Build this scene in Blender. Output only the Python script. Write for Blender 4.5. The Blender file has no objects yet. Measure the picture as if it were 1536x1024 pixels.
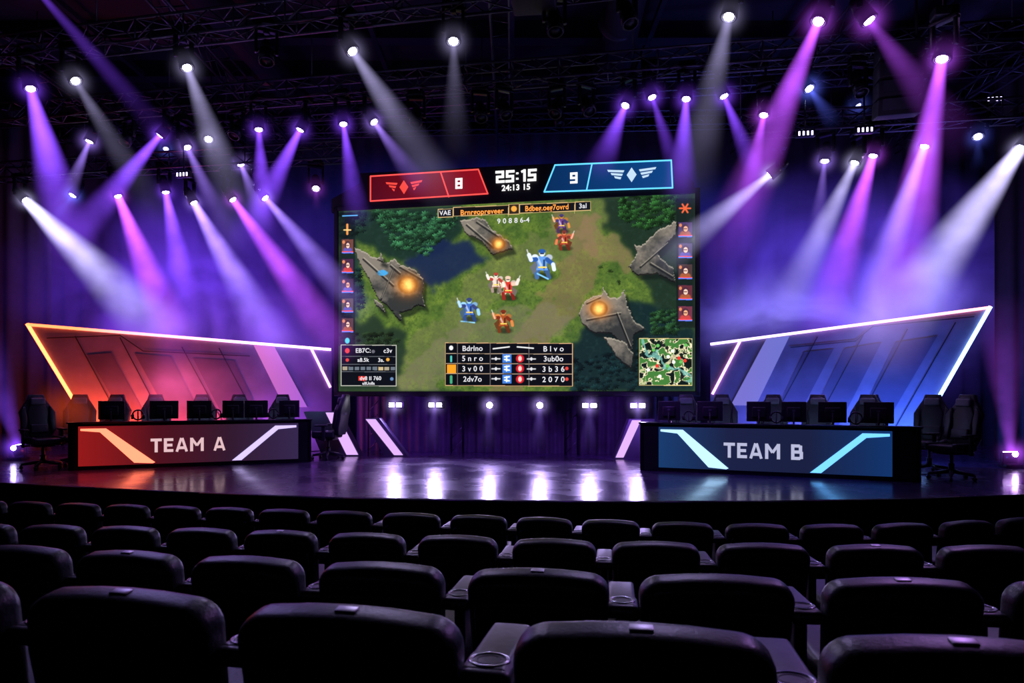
import bpy, bmesh, math, random
import numpy as np
from mathutils import Vector, Matrix, Euler
random.seed(4)
rng=np.random.default_rng(7)
scene=bpy.context.scene
COL=scene.collection
scene.view_settings.view_transform='Standard'
EYE=2.35      # eye height
STG=1.0       # stage floor height
def lin(c): return tuple((x/12.92 if x<=.04045 else ((x+.055)/1.055)**2.4) for x in c)
# ------------------------------------------------------------------ materials
def mat(name,col,rough=.5,metal=0,emit=None,es=0,nscale=20,nvar=.25,bump=0,coat=0,spec=.5):
    m=bpy.data.materials.new(name); m.use_nodes=True
    nt=m.node_tree; b=nt.nodes['Principled BSDF']
    b.inputs['Roughness'].default_value=rough; b.inputs['Metallic'].default_value=metal
    b.inputs['Coat Weight'].default_value=coat; b.inputs['Specular IOR Level'].default_value=spec
    tc=nt.nodes.new('ShaderNodeTexCoord'); n=nt.nodes.new('ShaderNodeTexNoise')
    n.inputs['Scale'].default_value=nscale; n.inputs['Detail'].default_value=4
    nt.links.new(tc.outputs['Object'],n.inputs['Vector'])
    r=nt.nodes.new('ShaderNodeMix'); r.data_type='RGBA'
    r.inputs[6].default_value=(*[c*(1-nvar) for c in col],1); r.inputs[7].default_value=(*[min(1,c*(1+nvar)) for c in col],1)
    nt.links.new(n.outputs['Fac'],r.inputs[0]); nt.links.new(r.outputs[2],b.inputs['Base Color'])
    if bump:
        bp=nt.nodes.new('ShaderNodeBump'); bp.inputs['Strength'].default_value=bump; bp.inputs['Distance'].default_value=.02
        nt.links.new(n.outputs['Fac'],bp.inputs['Height']); nt.links.new(bp.outputs['Normal'],b.inputs['Normal'])
    if emit:
        b.inputs['Emission Color'].default_value=(*emit,1); b.inputs['Emission Strength'].default_value=es
    return m
def emat(name,col,s): 
    return mat(name,(.02,.02,.02),.4,emit=col,es=s)
M_black=mat('black_metal',(.014,.014,.018),.4,.6,nscale=30)
M_matte=mat('matte_black',(.008,.008,.011),.7,bump=.1)
M_truss=mat('truss_aluminium_black',(.08,.08,.10),.38,.7)
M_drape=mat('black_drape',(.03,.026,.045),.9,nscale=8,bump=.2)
M_wall=mat('dark_wall_paint',(.012,.012,.018),.85,nscale=3,bump=.1)
M_ceil=mat('ceiling_black',(.012,.012,.02),.8,nscale=5,bump=.2)
M_joist=mat('ceiling_steel_dark',(.04,.04,.055),.5,.5,nscale=6)
M_carpet=mat('auditorium_carpet',(.012,.011,.016),.9,nscale=60,bump=.4)
M_leather=mat('seat_leather',(.017,.017,.020),.36,nscale=90,nvar=.3,bump=.10)
M_shell=mat('seat_back_shell',(.011,.011,.015),.42,nscale=50,bump=.08)
M_arm=mat('armrest_plastic',(.085,.08,.095),.36,nscale=40,bump=.05)
M_steel=mat('plaque_metal',(.5,.48,.52),.35,.9)
M_ring=mat('cup_ring',(.4,.39,.43),.22,.9)
M_chair=mat('gaming_chair_leather',(.035,.035,.045),.38,nscale=60,bump=.08)
M_chairg=mat('gaming_chair_trim',(.14,.14,.18),.4)
M_panel=mat('wing_panel',(.18,.17,.21),.38,.15,nscale=3,nvar=.35,bump=.05)
M_paneld=mat('wing_panel_inset',(.10,.09,.13),.35,.2,nscale=3,nvar=.3)
M_desk=mat('desk_black_laminate',(.012,.012,.016),.3,nscale=12)
M_plast=mat('monitor_plastic',(.035,.035,.045),.35)
M_monled=emat('monitor_picture',(.35,.5,1),2.6)
E_red=emat('led_red',(1,.13,.04),7.5)
E_blue=emat('led_blue',(.22,.42,1),6)
E_mag=emat('led_magenta',(.8,.3,1),3.6)

def floor_mat():
    m=mat('glossy_stage_floor',(.05,.03,.08),.2,nscale=2.2,nvar=.4,coat=.35)
    nt=m.node_tree; b=nt.nodes['Principled BSDF']
    tc=nt.nodes['Texture Coordinate']; n=nt.nodes.new('ShaderNodeTexNoise'); n.inputs['Scale'].default_value=1.6; n.inputs['Detail'].default_value=8
    nt.links.new(tc.outputs['Object'],n.inputs['Vector'])
    mr=nt.nodes.new('ShaderNodeMapRange'); mr.inputs[1].default_value=.35; mr.inputs[2].default_value=.7; mr.inputs[3].default_value=.18; mr.inputs[4].default_value=.34
    nt.links.new(n.outputs['Fac'],mr.inputs[0]); nt.links.new(mr.outputs[0],b.inputs['Roughness'])
    b.inputs['Coat Roughness'].default_value=.13
    n2=nt.nodes.new('ShaderNodeTexNoise'); n2.inputs['Scale'].default_value=9; n2.inputs['Detail'].default_value=3
    nt.links.new(tc.outputs['Object'],n2.inputs['Vector'])
    bp=nt.nodes.new('ShaderNodeBump'); bp.inputs['Strength'].default_value=.03; bp.inputs['Distance'].default_value=.02
    nt.links.new(n2.outputs['Fac'],bp.inputs['Height']); nt.links.new(bp.outputs['Normal'],b.inputs['Normal'])
    return m
M_floor=floor_mat()

def grad_emit(name,cols,x0,x1,s):
    """LED panel face, colour runs along its own length."""
    m=bpy.data.materials.new(name); m.use_nodes=True; nt=m.node_tree; b=nt.nodes['Principled BSDF']
    b.inputs['Base Color'].default_value=(.02,.02,.03,1); b.inputs['Roughness'].default_value=.3
    tc=nt.nodes.new('ShaderNodeTexCoord'); sp=nt.nodes.new('ShaderNodeSeparateXYZ'); nt.links.new(tc.outputs['Object'],sp.inputs[0])
    mr=nt.nodes.new('ShaderNodeMapRange'); mr.inputs[1].default_value=x0; mr.inputs[2].default_value=x1; nt.links.new(sp.outputs[0],mr.inputs[0])
    r=nt.nodes.new('ShaderNodeValToRGB'); nt.links.new(mr.outputs[0],r.inputs[0]); cr=r.color_ramp
    n=len(cols)
    while len(cr.elements)<n: cr.elements.new(.5)
    for i,c in enumerate(cols): cr.elements[i].position=i/(n-1); cr.elements[i].color=(*c,1)
    nt.links.new(r.outputs[0],b.inputs['Emission Color']); b.inputs['Emission Strength'].default_value=s
    return m

# beam light put in as a glowing cone: emission per metre of hazy air, brightest near the lamp
def beam_mat():
    m=bpy.data.materials.new('emissive_haze_beam'); m.use_nodes=True; nt=m.node_tree; nt.nodes.clear()
    N=nt.nodes.new; L=nt.links.new
    out=N('ShaderNodeOutputMaterial'); em=N('ShaderNodeEmission'); L(em.outputs[0],out.inputs['Volume'])
    tc=N('ShaderNodeTexCoord'); sp=N('ShaderNodeSeparateXYZ'); L(tc.outputs['Object'],sp.inputs[0])
    def ma(op,a,b=None,clamp=False):
        n=N('ShaderNodeMath'); n.operation=op; n.use_clamp=clamp
        for i,v in enumerate((a,b)):
            if v is None: continue
            if isinstance(v,(int,float)): n.inputs[i].default_value=v
            else: L(v,n.inputs[i])
        return n.outputs[0]
    zc=ma('MULTIPLY',sp.outputs[2],-1)
    rr=ma('SQRT',ma('ADD',ma('MULTIPLY',sp.outputs[0],sp.outputs[0]),ma('MULTIPLY',sp.outputs[1],sp.outputs[1])))
    R=ma('ADD',ma('MULTIPLY',zc,.86),.14)
    q=ma('DIVIDE',rr,R)
    rad=ma('POWER',ma('SUBTRACT',1,ma('MULTIPLY',q,q),True),1.6)
    fall=ma('DIVIDE',ma('POWER',ma('SUBTRACT',1,zc,True),1.1),ma('POWER',ma('ADD',zc,.08),1.15))
    nz=N('ShaderNodeTexNoise'); nz.inputs['Scale'].default_value=1.5; nz.inputs['Detail'].default_value=4
    geo=N('ShaderNodeNewGeometry'); L(geo.outputs['Position'],nz.inputs['Vector'])
    nn=ma('ADD',ma('MULTIPLY',nz.outputs['Fac'],2.2),-.1)
    oi=N('ShaderNodeObjectInfo'); L(oi.outputs['Color'],em.inputs['Color'])
    s=ma('MULTIPLY',ma('MULTIPLY',ma('MULTIPLY',rad,fall),nn),ma('MULTIPLY',oi.outputs['Alpha'],1.0))
    L(s,em.inputs['Strength'])
    return m
def haze_mat(name,noise=True,pw=1.5):
    m=bpy.data.materials.new(name); m.use_nodes=True; nt=m.node_tree; nt.nodes.clear()
    N=nt.nodes.new; L=nt.links.new
    out=N('ShaderNodeOutputMaterial'); em=N('ShaderNodeEmission'); L(em.outputs[0],out.inputs['Volume'])
    tc=N('ShaderNodeTexCoord')
    vl=N('ShaderNodeVectorMath'); vl.operation='LENGTH'; L(tc.outputs['Object'],vl.inputs[0])
    s1=N('ShaderNodeMath'); s1.operation='SUBTRACT'; s1.use_clamp=True; s1.inputs[0].default_value=1; L(vl.outputs['Value'],s1.inputs[1])
    p=N('ShaderNodeMath'); p.operation='POWER'; p.inputs[1].default_value=pw; L(s1.outputs[0],p.inputs[0])
    oi=N('ShaderNodeObjectInfo'); L(oi.outputs['Color'],em.inputs['Color'])
    b=N('ShaderNodeMath'); b.operation='MULTIPLY'; L(oi.outputs['Alpha'],b.inputs[1]); L(b.outputs[0],em.inputs['Strength'])
    if noise:
        nz=N('ShaderNodeTexNoise'); nz.inputs['Scale'].default_value=.6; nz.inputs['Detail'].default_value=5; nz.inputs['Distortion'].default_value=.8
        geo=N('ShaderNodeNewGeometry'); L(geo.outputs['Position'],nz.inputs['Vector'])
        mr=N('ShaderNodeMapRange'); mr.inputs[1].default_value=.38; mr.inputs[2].default_value=.66; mr.inputs[3].default_value=.08; mr.inputs[4].default_value=1.4
        L(nz.outputs['Fac'],mr.inputs[0])
        a=N('ShaderNodeMath'); a.operation='MULTIPLY'; L(p.outputs[0],a.inputs[0]); L(mr.outputs[0],a.inputs[1]); L(a.outputs[0],b.inputs[0])
    else: L(p.outputs[0],b.inputs[0])
    return m
M_beam=beam_mat(); M_haze=haze_mat('emissive_haze_cloud'); M_halo=haze_mat('emissive_lamp_halo',False,6)

# ------------------------------------------------------------------ mesh builder
class MB:
    def __init__(s): s.v=[];s.f=[];s.m=[];s.sm=[]
    def add(s,bm,M,mi,smooth):
        o=len(s.v); bm.verts.index_update()
        s.v+= [tuple(M@v.co) for v in bm.verts]
        for f in bm.faces:
            s.f.append([o+v.index for v in f.verts]); s.m.append(mi); s.sm.append(smooth)
        bm.free()
    def box(s,c,size,mi=0,bev=0,seg=2,rot=(0,0,0),taper=1,tapery=1,smooth=None):
        bm=bmesh.new(); bmesh.ops.create_cube(bm,size=1)
        for v in bm.verts:
            k=taper if v.co.z<0 else 1; ky=tapery if v.co.z<0 else 1
            v.co=Vector((v.co.x*size[0]*k,v.co.y*size[1]*ky,v.co.z*size[2]))
        if bev: bmesh.ops.bevel(bm,geom=bm.edges[:],offset=bev,segments=seg,profile=.6,affect='EDGES')
        s.add(bm,Matrix.Translation(c)@Euler(rot).to_matrix().to_4x4(),mi,(bev>0) if smooth is None else smooth)
    def cyl(s,p,q,r,r2=None,mi=0,n=14,smooth=True):
        p=Vector(p);q=Vector(q);d=q-p; L=d.length
        if L<1e-6: return
        bm=bmesh.new(); bmesh.ops.create_cone(bm,cap_ends=True,segments=n,radius1=r,radius2=r if r2 is None else r2,depth=L)
        R=d.to_track_quat('Z','Y').to_matrix().to_4x4()
        s.add(bm,Matrix.Translation((p+q)/2)@R,mi,smooth)
    def prism(s,pts,y0,y1,mi=0,bev=0,seg=3,M=None):
        """outline in local XZ, thickness along Y"""
        bm=bmesh.new(); vs=[bm.verts.new((x,y0,z)) for x,z in pts]; f=bm.faces.new(vs)
        r=bmesh.ops.extrude_face_region(bm,geom=[f])
        for e in r['geom']:
            if isinstance(e,bmesh.types.BMVert): e.co.y=y1
        bmesh.ops.recalc_face_normals(bm,faces=bm.faces[:])
        if bev:
            rim=[e for e in bm.edges if abs(e.verts[0].co.y-e.verts[1].co.y)<1e-6]
            bmesh.ops.bevel(bm,geom=rim,offset=bev,segments=seg,profile=.5,affect='EDGES')
        s.add(bm,M or Matrix.Identity(4),mi,bev>0)
    def slab(s,pts,z0,z1,mi=0,mside=None):
        n=len(pts);o=len(s.v)
        s.v+=[(x,y,z1) for x,y in pts]+[(x,y,z0) for x,y in pts]
        s.f.append(list(range(o,o+n)));s.m.append(mi);s.sm.append(False)
        s.f.append(list(range(o+2*n-1,o+n-1,-1)));s.m.append(mi);s.sm.append(False)
        for i in range(n):
            j=(i+1)%n; s.f.append([o+i,o+n+i,o+n+j,o+j]);s.m.append(mi if mside is None else mside);s.sm.append(False)
    def torus(s,c,R,r,mi=0,n=20,k=6,M=None):
        o=len(s.v); M=M or Matrix.Translation(c)
        for i in range(n):
            a=2*math.pi*i/n
            for j in range(k):
                b=2*math.pi*j/k
                s.v.append(tuple(M@Vector(((R+r*math.cos(b))*math.cos(a),(R+r*math.cos(b))*math.sin(a),r*math.sin(b)))))
        for i in range(n):
            for j in range(k):
                s.f.append([o+i*k+j,o+((i+1)%n)*k+j,o+((i+1)%n)*k+(j+1)%k,o+i*k+(j+1)%k]);s.m.append(mi);s.sm.append(True)
    def bar(s,p,q,w,mi=0,y=0,t=.02,ext=.3):
        """flat LED bar in local XZ between 2 points"""
        p=Vector(p);q=Vector(q);d=(q-p).normalized();n=Vector((-d.y,d.x))*w/2;e=d*w*ext
        s.prism([tuple(p-e+n),tuple(q+e+n),tuple(q+e-n),tuple(p-e-n)],y-t,y,mi)
    def mesh(s,name,mats):
        me=bpy.data.meshes.new(name); me.from_pydata(s.v,[],s.f)
        for m in mats: me.materials.append(m)
        me.polygons.foreach_set('material_index',s.m); me.polygons.foreach_set('use_smooth',s.sm); me.update()
        return me
    def obj(s,name,mats,parent=None,loc=(0,0,0),rz=0):
        return place(name,s.mesh(name,mats),parent,loc,rz)
def place(name,data,parent=None,loc=(0,0,0),rz=0):
    o=bpy.data.objects.new(name,data); COL.objects.link(o); o.location=loc; o.rotation_euler=(0,0,rz)
    if parent: o.parent=parent
    return o
def empty(name,loc=(0,0,0),rz=0):
    o=place(name,None,None,loc,rz); o.empty_display_size=.2; return o
def text(body,size,x,z,y,m,parent,bold=0,name='lettering',sx=1,align='CENTER',shear=0):
    c=bpy.data.curves.new(name,'FONT'); c.body=body; c.size=size; c.align_x=align; c.align_y='CENTER'
    c.offset=bold; c.extrude=.002; c.shear=shear; c.materials.append(m); c.space_character=1.05
    o=bpy.data.objects.new(name,c); COL.objects.link(o); o.parent=parent; o.location=(x,y,z); o.rotation_euler=(math.pi/2,0,0); o.scale=(sx,1,1)
    return o
# block capitals drawn as strokes: unit cell 0..w by 0..1
GL={'T':(.72,[((0,.9),(.72,.9)),((.36,.0),(.36,.9))]),
'E':(.62,[((.1,0),(.1,1)),((.1,.9),(.62,.9)),((.1,.5),(.56,.5)),((.1,.1),(.62,.1))]),
'M':(.92,[((.1,0),(.1,1)),((.82,0),(.82,1)),((.12,.93),(.46,.42)),((.80,.93),(.46,.42))]),
'A':(.84,[((.09,0),(.39,1)),((.75,0),(.45,1)),((.18,.28),(.66,.28))]),
'B':(.72,[((.1,0),(.1,1)),((.1,.9),(.52,.9)),((.1,.51),(.54,.51)),((.1,.1),(.54,.1)),((.56,.84),(.56,.56)),((.61,.44),(.61,.16)),((.5,.9),(.57,.82)),((.5,.1),(.62,.2)),((.5,.51),(.62,.42)),((.5,.51),(.57,.58))]),
'1':(.46,[((.33,0),(.33,1)),((.06,.80),(.33,.92))]),
':':(.22,[((.11,.20),(.11,.34)),((.11,.64),(.11,.78))]),' ':(.38,[]),
'2':(.68,[((.06,.9),(.58,.9)),((.58,.9),(.58,.5)),((.1,.5),(.58,.5)),((.1,.5),(.1,.1)),((.1,.1),(.64,.1))]),
'5':(.68,[((.1,.9),(.62,.9)),((.1,.9),(.1,.5)),((.1,.5),(.58,.5)),((.58,.5),(.58,.1)),((.06,.1),(.58,.1))]),
'9':(.68,[((.1,.9),(.58,.9)),((.1,.9),(.1,.5)),((.1,.5),(.58,.5)),((.58,.9),(.58,.1)),((.1,.1),(.58,.1))]),
'8':(.68,[((.1,.9),(.58,.9)),((.1,.9),(.1,.1)),((.1,.5),(.58,.5)),((.58,.9),(.58,.1)),((.1,.1),(.58,.1))])}
def block(s,h,x,z,y,m,parent,name,wt=.2,gap=.16):
    W=sum(GL[c][0]+gap for c in s)-gap; cx=x-W*h/2; b=MB(); k=0
    for c in s:
        w,st=GL[c]
        for i,((x0,z0),(x1,z1)) in enumerate(st):
            diag=abs(x1-x0)>.02 and abs(z1-z0)>.02
            p=(cx+x0*h,z-h/2+z0*h);q=(cx+x1*h,z-h/2+z1*h)
            ext=0
            if c=='B' and not diag and x0==x1 and x0>.3: ext=.45
            if c in '2589': ext=.5
            b.bar(p,q,wt*h*(.85 if diag else 1),0,y-.0004*i,.008,ext)
        cx+=(w+gap)*h
    return b.obj(name,[m],parent)
def light(kind,name,loc,target,energy,col,parent=None,size=.2,spot=45,blend=.5,sizey=None):
    l=bpy.data.lights.new(name,kind); l.energy=energy; l.color=col
    if kind=='SPOT': l.spot_size=math.radians(spot); l.spot_blend=blend; l.shadow_soft_size=size
    elif kind=='AREA':
        l.size=size
        if sizey: l.shape='RECTANGLE'; l.size_y=sizey
    else: l.shadow_soft_size=size
    o=bpy.data.objects.new(name,l); COL.objects.link(o); o.location=loc
    if target is not None:
        o.rotation_euler=(Vector(target)-Vector(loc)).to_track_quat('-Z','Y').to_euler()
    if parent: o.parent=parent
    return o

# ------------------------------------------------------------------ room shell
def solid(name,c,size,m):
    b=MB(); b.box((0,0,0),size); return b.obj(name,[m],loc=c)
solid('wall_left',(-14.1,7.5,5.2),(.2,24,10.6),M_wall)
solid('wall_right',(14.1,7.5,5.2),(.2,24,10.6),M_wall)
solid('wall_back',(0,19.5,5.2),(28.4,.2,10.6),M_wall)
solid('wall_rear',(0,-4.5,5.2),(28.4,.2,10.6),M_wall)
b=MB(); b.box((0,0,0),(28.4,24.4,.2))
b.obj('ceiling',[M_ceil],loc=(0,7.5,10.6))
b=MB()
for i in range(13):
    b.box((0,-3+i*1.8,10.3),(27.9,.14,.38)); b.box((0,-3+i*1.8,10.09),(27.9,.32,.03))
for i in range(9): b.box((-12+i*3,7.5,10.12),(.1,23.6,.12))
b.obj('ceiling_joists',[M_joist])
b=MB()
for x,z,r in((-6.5,9.6,.32),(1.2,9.7,.36),(7.6,9.55,.3)):
    b.cyl((x,-3,z),(x+1.2,17,z),r,mi=0,n=20)
    for k in range(11): b.cyl((x+1.2*k/12,-3+k*1.83,z),(x+1.2*k/12+.004,-2.93+k*1.83,z),r+.03,n=20)
b.obj('ventilation_ducts',[M_joist])
b=MB()
b.slab([(-13.98,-4.38),(13.98,-4.38),(13.98,19.38),(-13.98,19.38)],-.1,.28)
def tier(y0,k,z): b.slab([(-13.98,-4.38),(13.98,-4.38),(13.98,y0+k*8),(8,y0+k*8),(-8,y0-k*8),(-13.98,y0-k*8)],.28,z)
tier(5.25,-.105,.54); tier(3.62,-.144,.75); tier(2.40,-.184,.93)
b.obj('floor',[M_carpet])
# stage
fr=[(-13.95,11.4),(-10.5,11.0),(-7.85,10.4),(-6,9.85),(-4.27,9.34),(-2.2,8.9),(0,8.66),(1.6,8.6),(3.2,8.62),(5,8.8),(6.8,9.15),(9,9.8),(11,10.5),(13.95,11.2)]
b=MB(); b.slab(fr+[(13.95,19.3),(-13.95,19.3)],.285,STG,0,1)
for i in range(len(fr)-1):   # nosing trim
    p,q=fr[i],fr[i+1]; b.cyl((p[0],p[1]-.01,STG-.03),(q[0],q[1]-.01,STG-.03),.03,mi=2,n=8)
b.obj('stage',[M_floor,M_matte,M_black])

# ------------------------------------------------------------------ drapes
def drape(name,p,q,z0,z1,amp=.07,wl=.28,m=M_drape):
    p=Vector(p);q=Vector(q);d=(q-p);L=d.length;d.normalize();n=Vector((-d.y,d.x))
    k=int(L/wl*6); vs=[];fs=[]
    H=[z0,z0+(z1-z0)*.33,z0+(z1-z0)*.66,z1]
    for i in range(k+1):
        t=L*i/k; ph=t/wl*2*math.pi
        for j,h in enumerate(H):
            a=amp*(1-.18*j)*(math.sin(ph+.5*math.sin(t*1.3)) +.3*math.sin(ph*.37+j*.3))
            pt=p+d*t+n*a; vs.append((pt.x,pt.y,h))
    for i in range(k):
        for j in range(3): o=i*4+j; fs.append((o,o+4,o+5,o+1))
    me=bpy.data.meshes.new(name); me.from_pydata(vs,[],fs); me.materials.append(m); me.polygons.foreach_set('use_smooth',[True]*len(fs))
    return place(name,me)
M_drape2=mat('purple_lit_drape',(.06,.05,.085),.85,nscale=8,bump=.2)  # lighter copy of the drape, purple light put into its colour
drape('backdrop_curtain',(-13.8,18.4),(13.8,17.6),STG,9.2,.12,.5)
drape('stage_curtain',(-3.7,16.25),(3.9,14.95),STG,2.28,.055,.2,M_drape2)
drape('side_curtain',(-13.6,15.6),(-10.9,16.2),STG,9.0,.1,.4)
drape('side_curtain',(9.9,14.0),(13.6,13.0),STG,9.0,.1,.4)

# ------------------------------------------------------------------ trusses
def truss(name,x0,x1,y0,k,z,w=.34,bay=.42):
    p=Vector((x0,y0+k*x0,z));q=Vector((x1,y0+k*x1,z));d=q-p;L=d.length;d.normalize();n=Vector((-d.y,d.x,0))*w/2;up=Vector((0,0,w/2))
    b=MB(); C=[n+up,n-up,-n-up,-n+up]
    for c in C: b.cyl(p+c,q+c,.026,n=6)
    N=int(L/bay)
    for i in range(N):
        a=p+d*L*i/N; e=p+d*L*(i+1)/N
        for j in range(4):
            c0,c1=C[j],C[(j+1)%4]
            if i%2: c0,c1=c1,c0
            b.cyl(a+c0,e+c1,.013,n=5)
            if i%2==0: b.cyl(a+c0,a+c1,.013,n=5)
    for i in range(0,N,7):
        a=p+d*L*i/N; b.cyl(a+up,(a.x,a.y,10.06),.012,n=5)
    return b.obj(name,[M_truss])
truss('lighting_truss',-12.5,12.5,9.62,-.2,8.02)
truss('lighting_truss',-12.5,12.5,12.15,-.17,8.02)
truss('lighting_truss',-12.5,-3.4,13.55,-.165,7.35)
truss('lighting_truss',4.3,12.5,13.55,-.165,7.35)
truss('lighting_truss',-12.5,12.5,7.6,-.19,8.75)
truss('lighting_truss',-9.5,12.0,14.6,-.16,8.7)
truss('lighting_truss',-13,13,16.6,-.06,8.9)
# longitudinal beams joining the trusses
b=MB()
for x in(-9,-5.4,-.2,5.6,9.4):
    for dx in(-.15,.15):
        for z in(8.32,8.6): b.cyl((x+dx,5,z),(x+dx,17,z),.022,n=6)
    for i in range(28):
        y=5+i*12/28; s=1 if i%2 else -1
        b.cyl((x-.15*s,y,8.32),(x+.15*s,y+.43,8.6),.011,n=5); b.cyl((x+.15,y,8.32),(x+.15,y+.43,8.6),.011,n=5); b.cyl((x-.15,y,8.6),(x-.15,y+.43,8.32),.011,n=5)
b.obj('cross_truss',[M_truss])
# power cables drooping along the trusses
b=MB()
for (y0,k,z) in((9.5,-.2,7.86),(12.0,-.17,7.86),(7.5,-.19,8.6)):
    x=-12
    while x<12:
        w=random.uniform(.6,1.3); dd=random.uniform(.04,.2); pr=None
        for i in range(7):
            t=i/6; X=x+w*t; p=(X,y0+k*X-.1,z-dd*4*t*(1-t))
            if pr: b.cyl(pr,p,.012,n=5)
            pr=p
        x+=w
b.obj('truss_cables',[M_matte])

# ------------------------------------------------------------------ moving heads
WHT=(.60,.54,1.0);VIO=(.24,.065,1.0);MAG=(.48,.08,.95);BLU=(.12,.16,1.0);LAV=(.38,.22,1.0)
def unit_cone():
    n=28; vs=[];fs=[]
    for i in range(n):
        a=2*math.pi*i/n; vs.append((.14*math.cos(a),.14*math.sin(a),0)); vs.append((math.cos(a),math.sin(a),-1))
    for i in range(n): j=(i+1)%n; fs.append((2*i,2*i+1,2*j+1,2*j))
    fs.append([2*i for i in range(n)]); fs.append([2*i+1 for i in range(n-1,-1,-1)])
    me=bpy.data.meshes.new('beam_cone'); me.from_pydata(vs,[],fs); me.materials.append(M_beam); return me
CONE=unit_cone()
def halo_mesh():
    bm=bmesh.new(); bmesh.ops.create_icosphere(bm,subdivisions=2,radius=1); me=bpy.data.meshes.new('halo'); bm.to_mesh(me); bm.free(); me.materials.append(M_halo); return me
HALO=halo_mesh()
def halo(e,c,r,a,loc=(0,0,0)):  # lens bloom added as a self-glowing ball of haze
    o=bpy.data.objects.new('lamp_halo_glow',HALO); COL.objects.link(o); o.parent=e; o.scale=(r,r,r); o.color=(*c,a); o.location=loc
lensm={}
def lensmat(c,s):
    k=(c,s)
    if k not in lensm: lensm[k]=emat('lens_glow',tuple(.4+.6*x for x in c),s)
    return lensm[k]
def head(P,d,R=0,col=WHT,a=0,top=7.85,lens=26,en=None,rs=1.0,name='moving_head_light',spot=None):
    P=Vector(P); d=Vector(d); L=d.length*1.12; R=R*1.12; d=d.normalized()
    e=empty(name,P); up=Vector((0,0,1)); ax=d.cross(up)
    ax=ax.normalized() if ax.length>.05 else Vector((1,0,0))
    b=MB(); H=-d*.19
    b.cyl(-d*.01,-d*.2,.118*rs,.105*rs,n=20); b.cyl(-d*.2,-d*.36,.105*rs,.07*rs,n=20)
    b.torus(None,.105*rs,.016,0,n=22,M=d.to_track_quat('Z','Y').to_matrix().to_4x4())
    for s in(-1,1):
        A=H+ax*.15*s*rs; b.cyl(H,A,.03,n=8)
        b.box(A+Vector((0,0,.13)),(.045,.07,.34),bev=.012,rot=(0,0,math.atan2(ax.y,ax.x)))
    b.box(H+Vector((0,0,.31)),(.36*rs,.1,.05),bev=.012,rot=(0,0,math.atan2(ax.y,ax.x)))
    b.box(H+Vector((0,0,.40)),(.28,.2,.12),bev=.02,rot=(0,0,-.2))
    tz=top-P.z
    if tz>H.z+.47: b.cyl(H+Vector((0,0,.45)),(H.x,H.y,tz),.022,n=8)
    b.box((H.x,H.y,tz-.02),(.08,.08,.1),bev=.01)
    b.obj('body',[M_black],e)
    if lens:
        b=MB(); b.cyl(-d*.012,d*.004,.07*rs,n=20)
        for i in range(6):
            t=d.to_track_quat('Z','Y')@Vector((math.cos(i*1.047)*.045*rs,math.sin(i*1.047)*.045*rs,0)); b.cyl(t,t+d*.012,.02*rs,n=8)
        b.obj('lens',[lensmat(col,lens)],e)
        halo(e,col,.46,9 if a>.5 else 4)
    if a:
        c=bpy.data.objects.new('beam',CONE); COL.objects.link(c); c.parent=e
        c.location=d*.02; c.rotation_euler=(-d).to_track_quat('Z','Y').to_euler(); c.scale=(R,R,L); c.color=(*col,a)
    if en:
        o=light('SPOT','lamp',(0,0,0),None,en,col,e,.08,spot or 22,.6); o.location=d*.04; o.rotation_euler=d.to_track_quat('-Z','Y').to_euler()
    return e
dy=-.5
K=1.4
A=[ # position, (dx,dz), radius, colour, haze brightness, energy
 ((-7.84,11.12,7.31),(1.05,-2.9),.50,VIO,1.6,160),
 ((-7.0,10.95,7.36),(1.6,-2.3),.36,WHT,.16,60),
 ((-5.02,10.55,7.38),(1.05,-2.5),.42,WHT,.34,160),
 ((-2.34,10.02,7.37),(1.4,-2.2),.42,WHT,.34,160),
 ((-.835,9.72,7.36),(.08,-1.7),.28,WHT,.15,60),
 ((2.85,8.98,7.30),(-.65,-2.4),.42,WHT,.24,120),
 ((3.93,8.76,7.12),(-1.3,-2.9),.42,MAG,1.4,160),
 ((4.525,8.645,7.07),(.8,-1.7),.34,MAG,.4,80),
 ((5.34,8.48,6.5),(-.9,-3.5),.46,MAG,1.4,160),
 ((-6.3,8.8,7.75),(2.1,-2.3),.2,VIO,.5,60)]
for p,(dx,dz),R,c,a,en in A: head(p,(dx,dy,dz),R,c,a*K,7.86,en=en,rs=.95)
B=[((-8.37,13.52,7.34),(-.35,-1.6),.26,LAV,1.0),((-6.84,13.26,7.36),(-1.5,-2.2),.42,VIO,1.8),((-6.26,13.16,7.09),(1.1,-2.1),.36,LAV,.5),
 ((-5.82,13.09,7.22),(.2,-.6),.2,WHT,.1),((-4.79,12.915,7.34),(.25,-2.0),.34,VIO,1.6),((-3.965,12.77,7.28),(-.85,-2.1),.4,VIO,1.6),
 ((-3.12,12.63,7.33),(.35,-1.8),.3,VIO,1.5),((-2.53,12.53,7.33),(.9,-1.3),.3,LAV,.9),((1.954,11.77,7.31),(-.5,-1.2),.34,VIO,1.5),
 ((2.40,11.69,7.42),(.35,-1.5),.24,VIO,.9),((2.96,11.6,7.35),(-.2,-1.7),.34,VIO,1.5),((3.57,11.49,7.35),(.5,-1.7),.28,VIO,1.2),
 ((4.20,11.39,6.99),(-.5,-1.9),.32,MAG,1.1),((4.91,11.27,7.38),(.2,-.7),.2,BLU,.6)]
for p,(dx,dz),R,c,a in B: head(p,(dx,dy*.8,dz),R,c,a*K,7.86,en=90,rs=.9)
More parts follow.
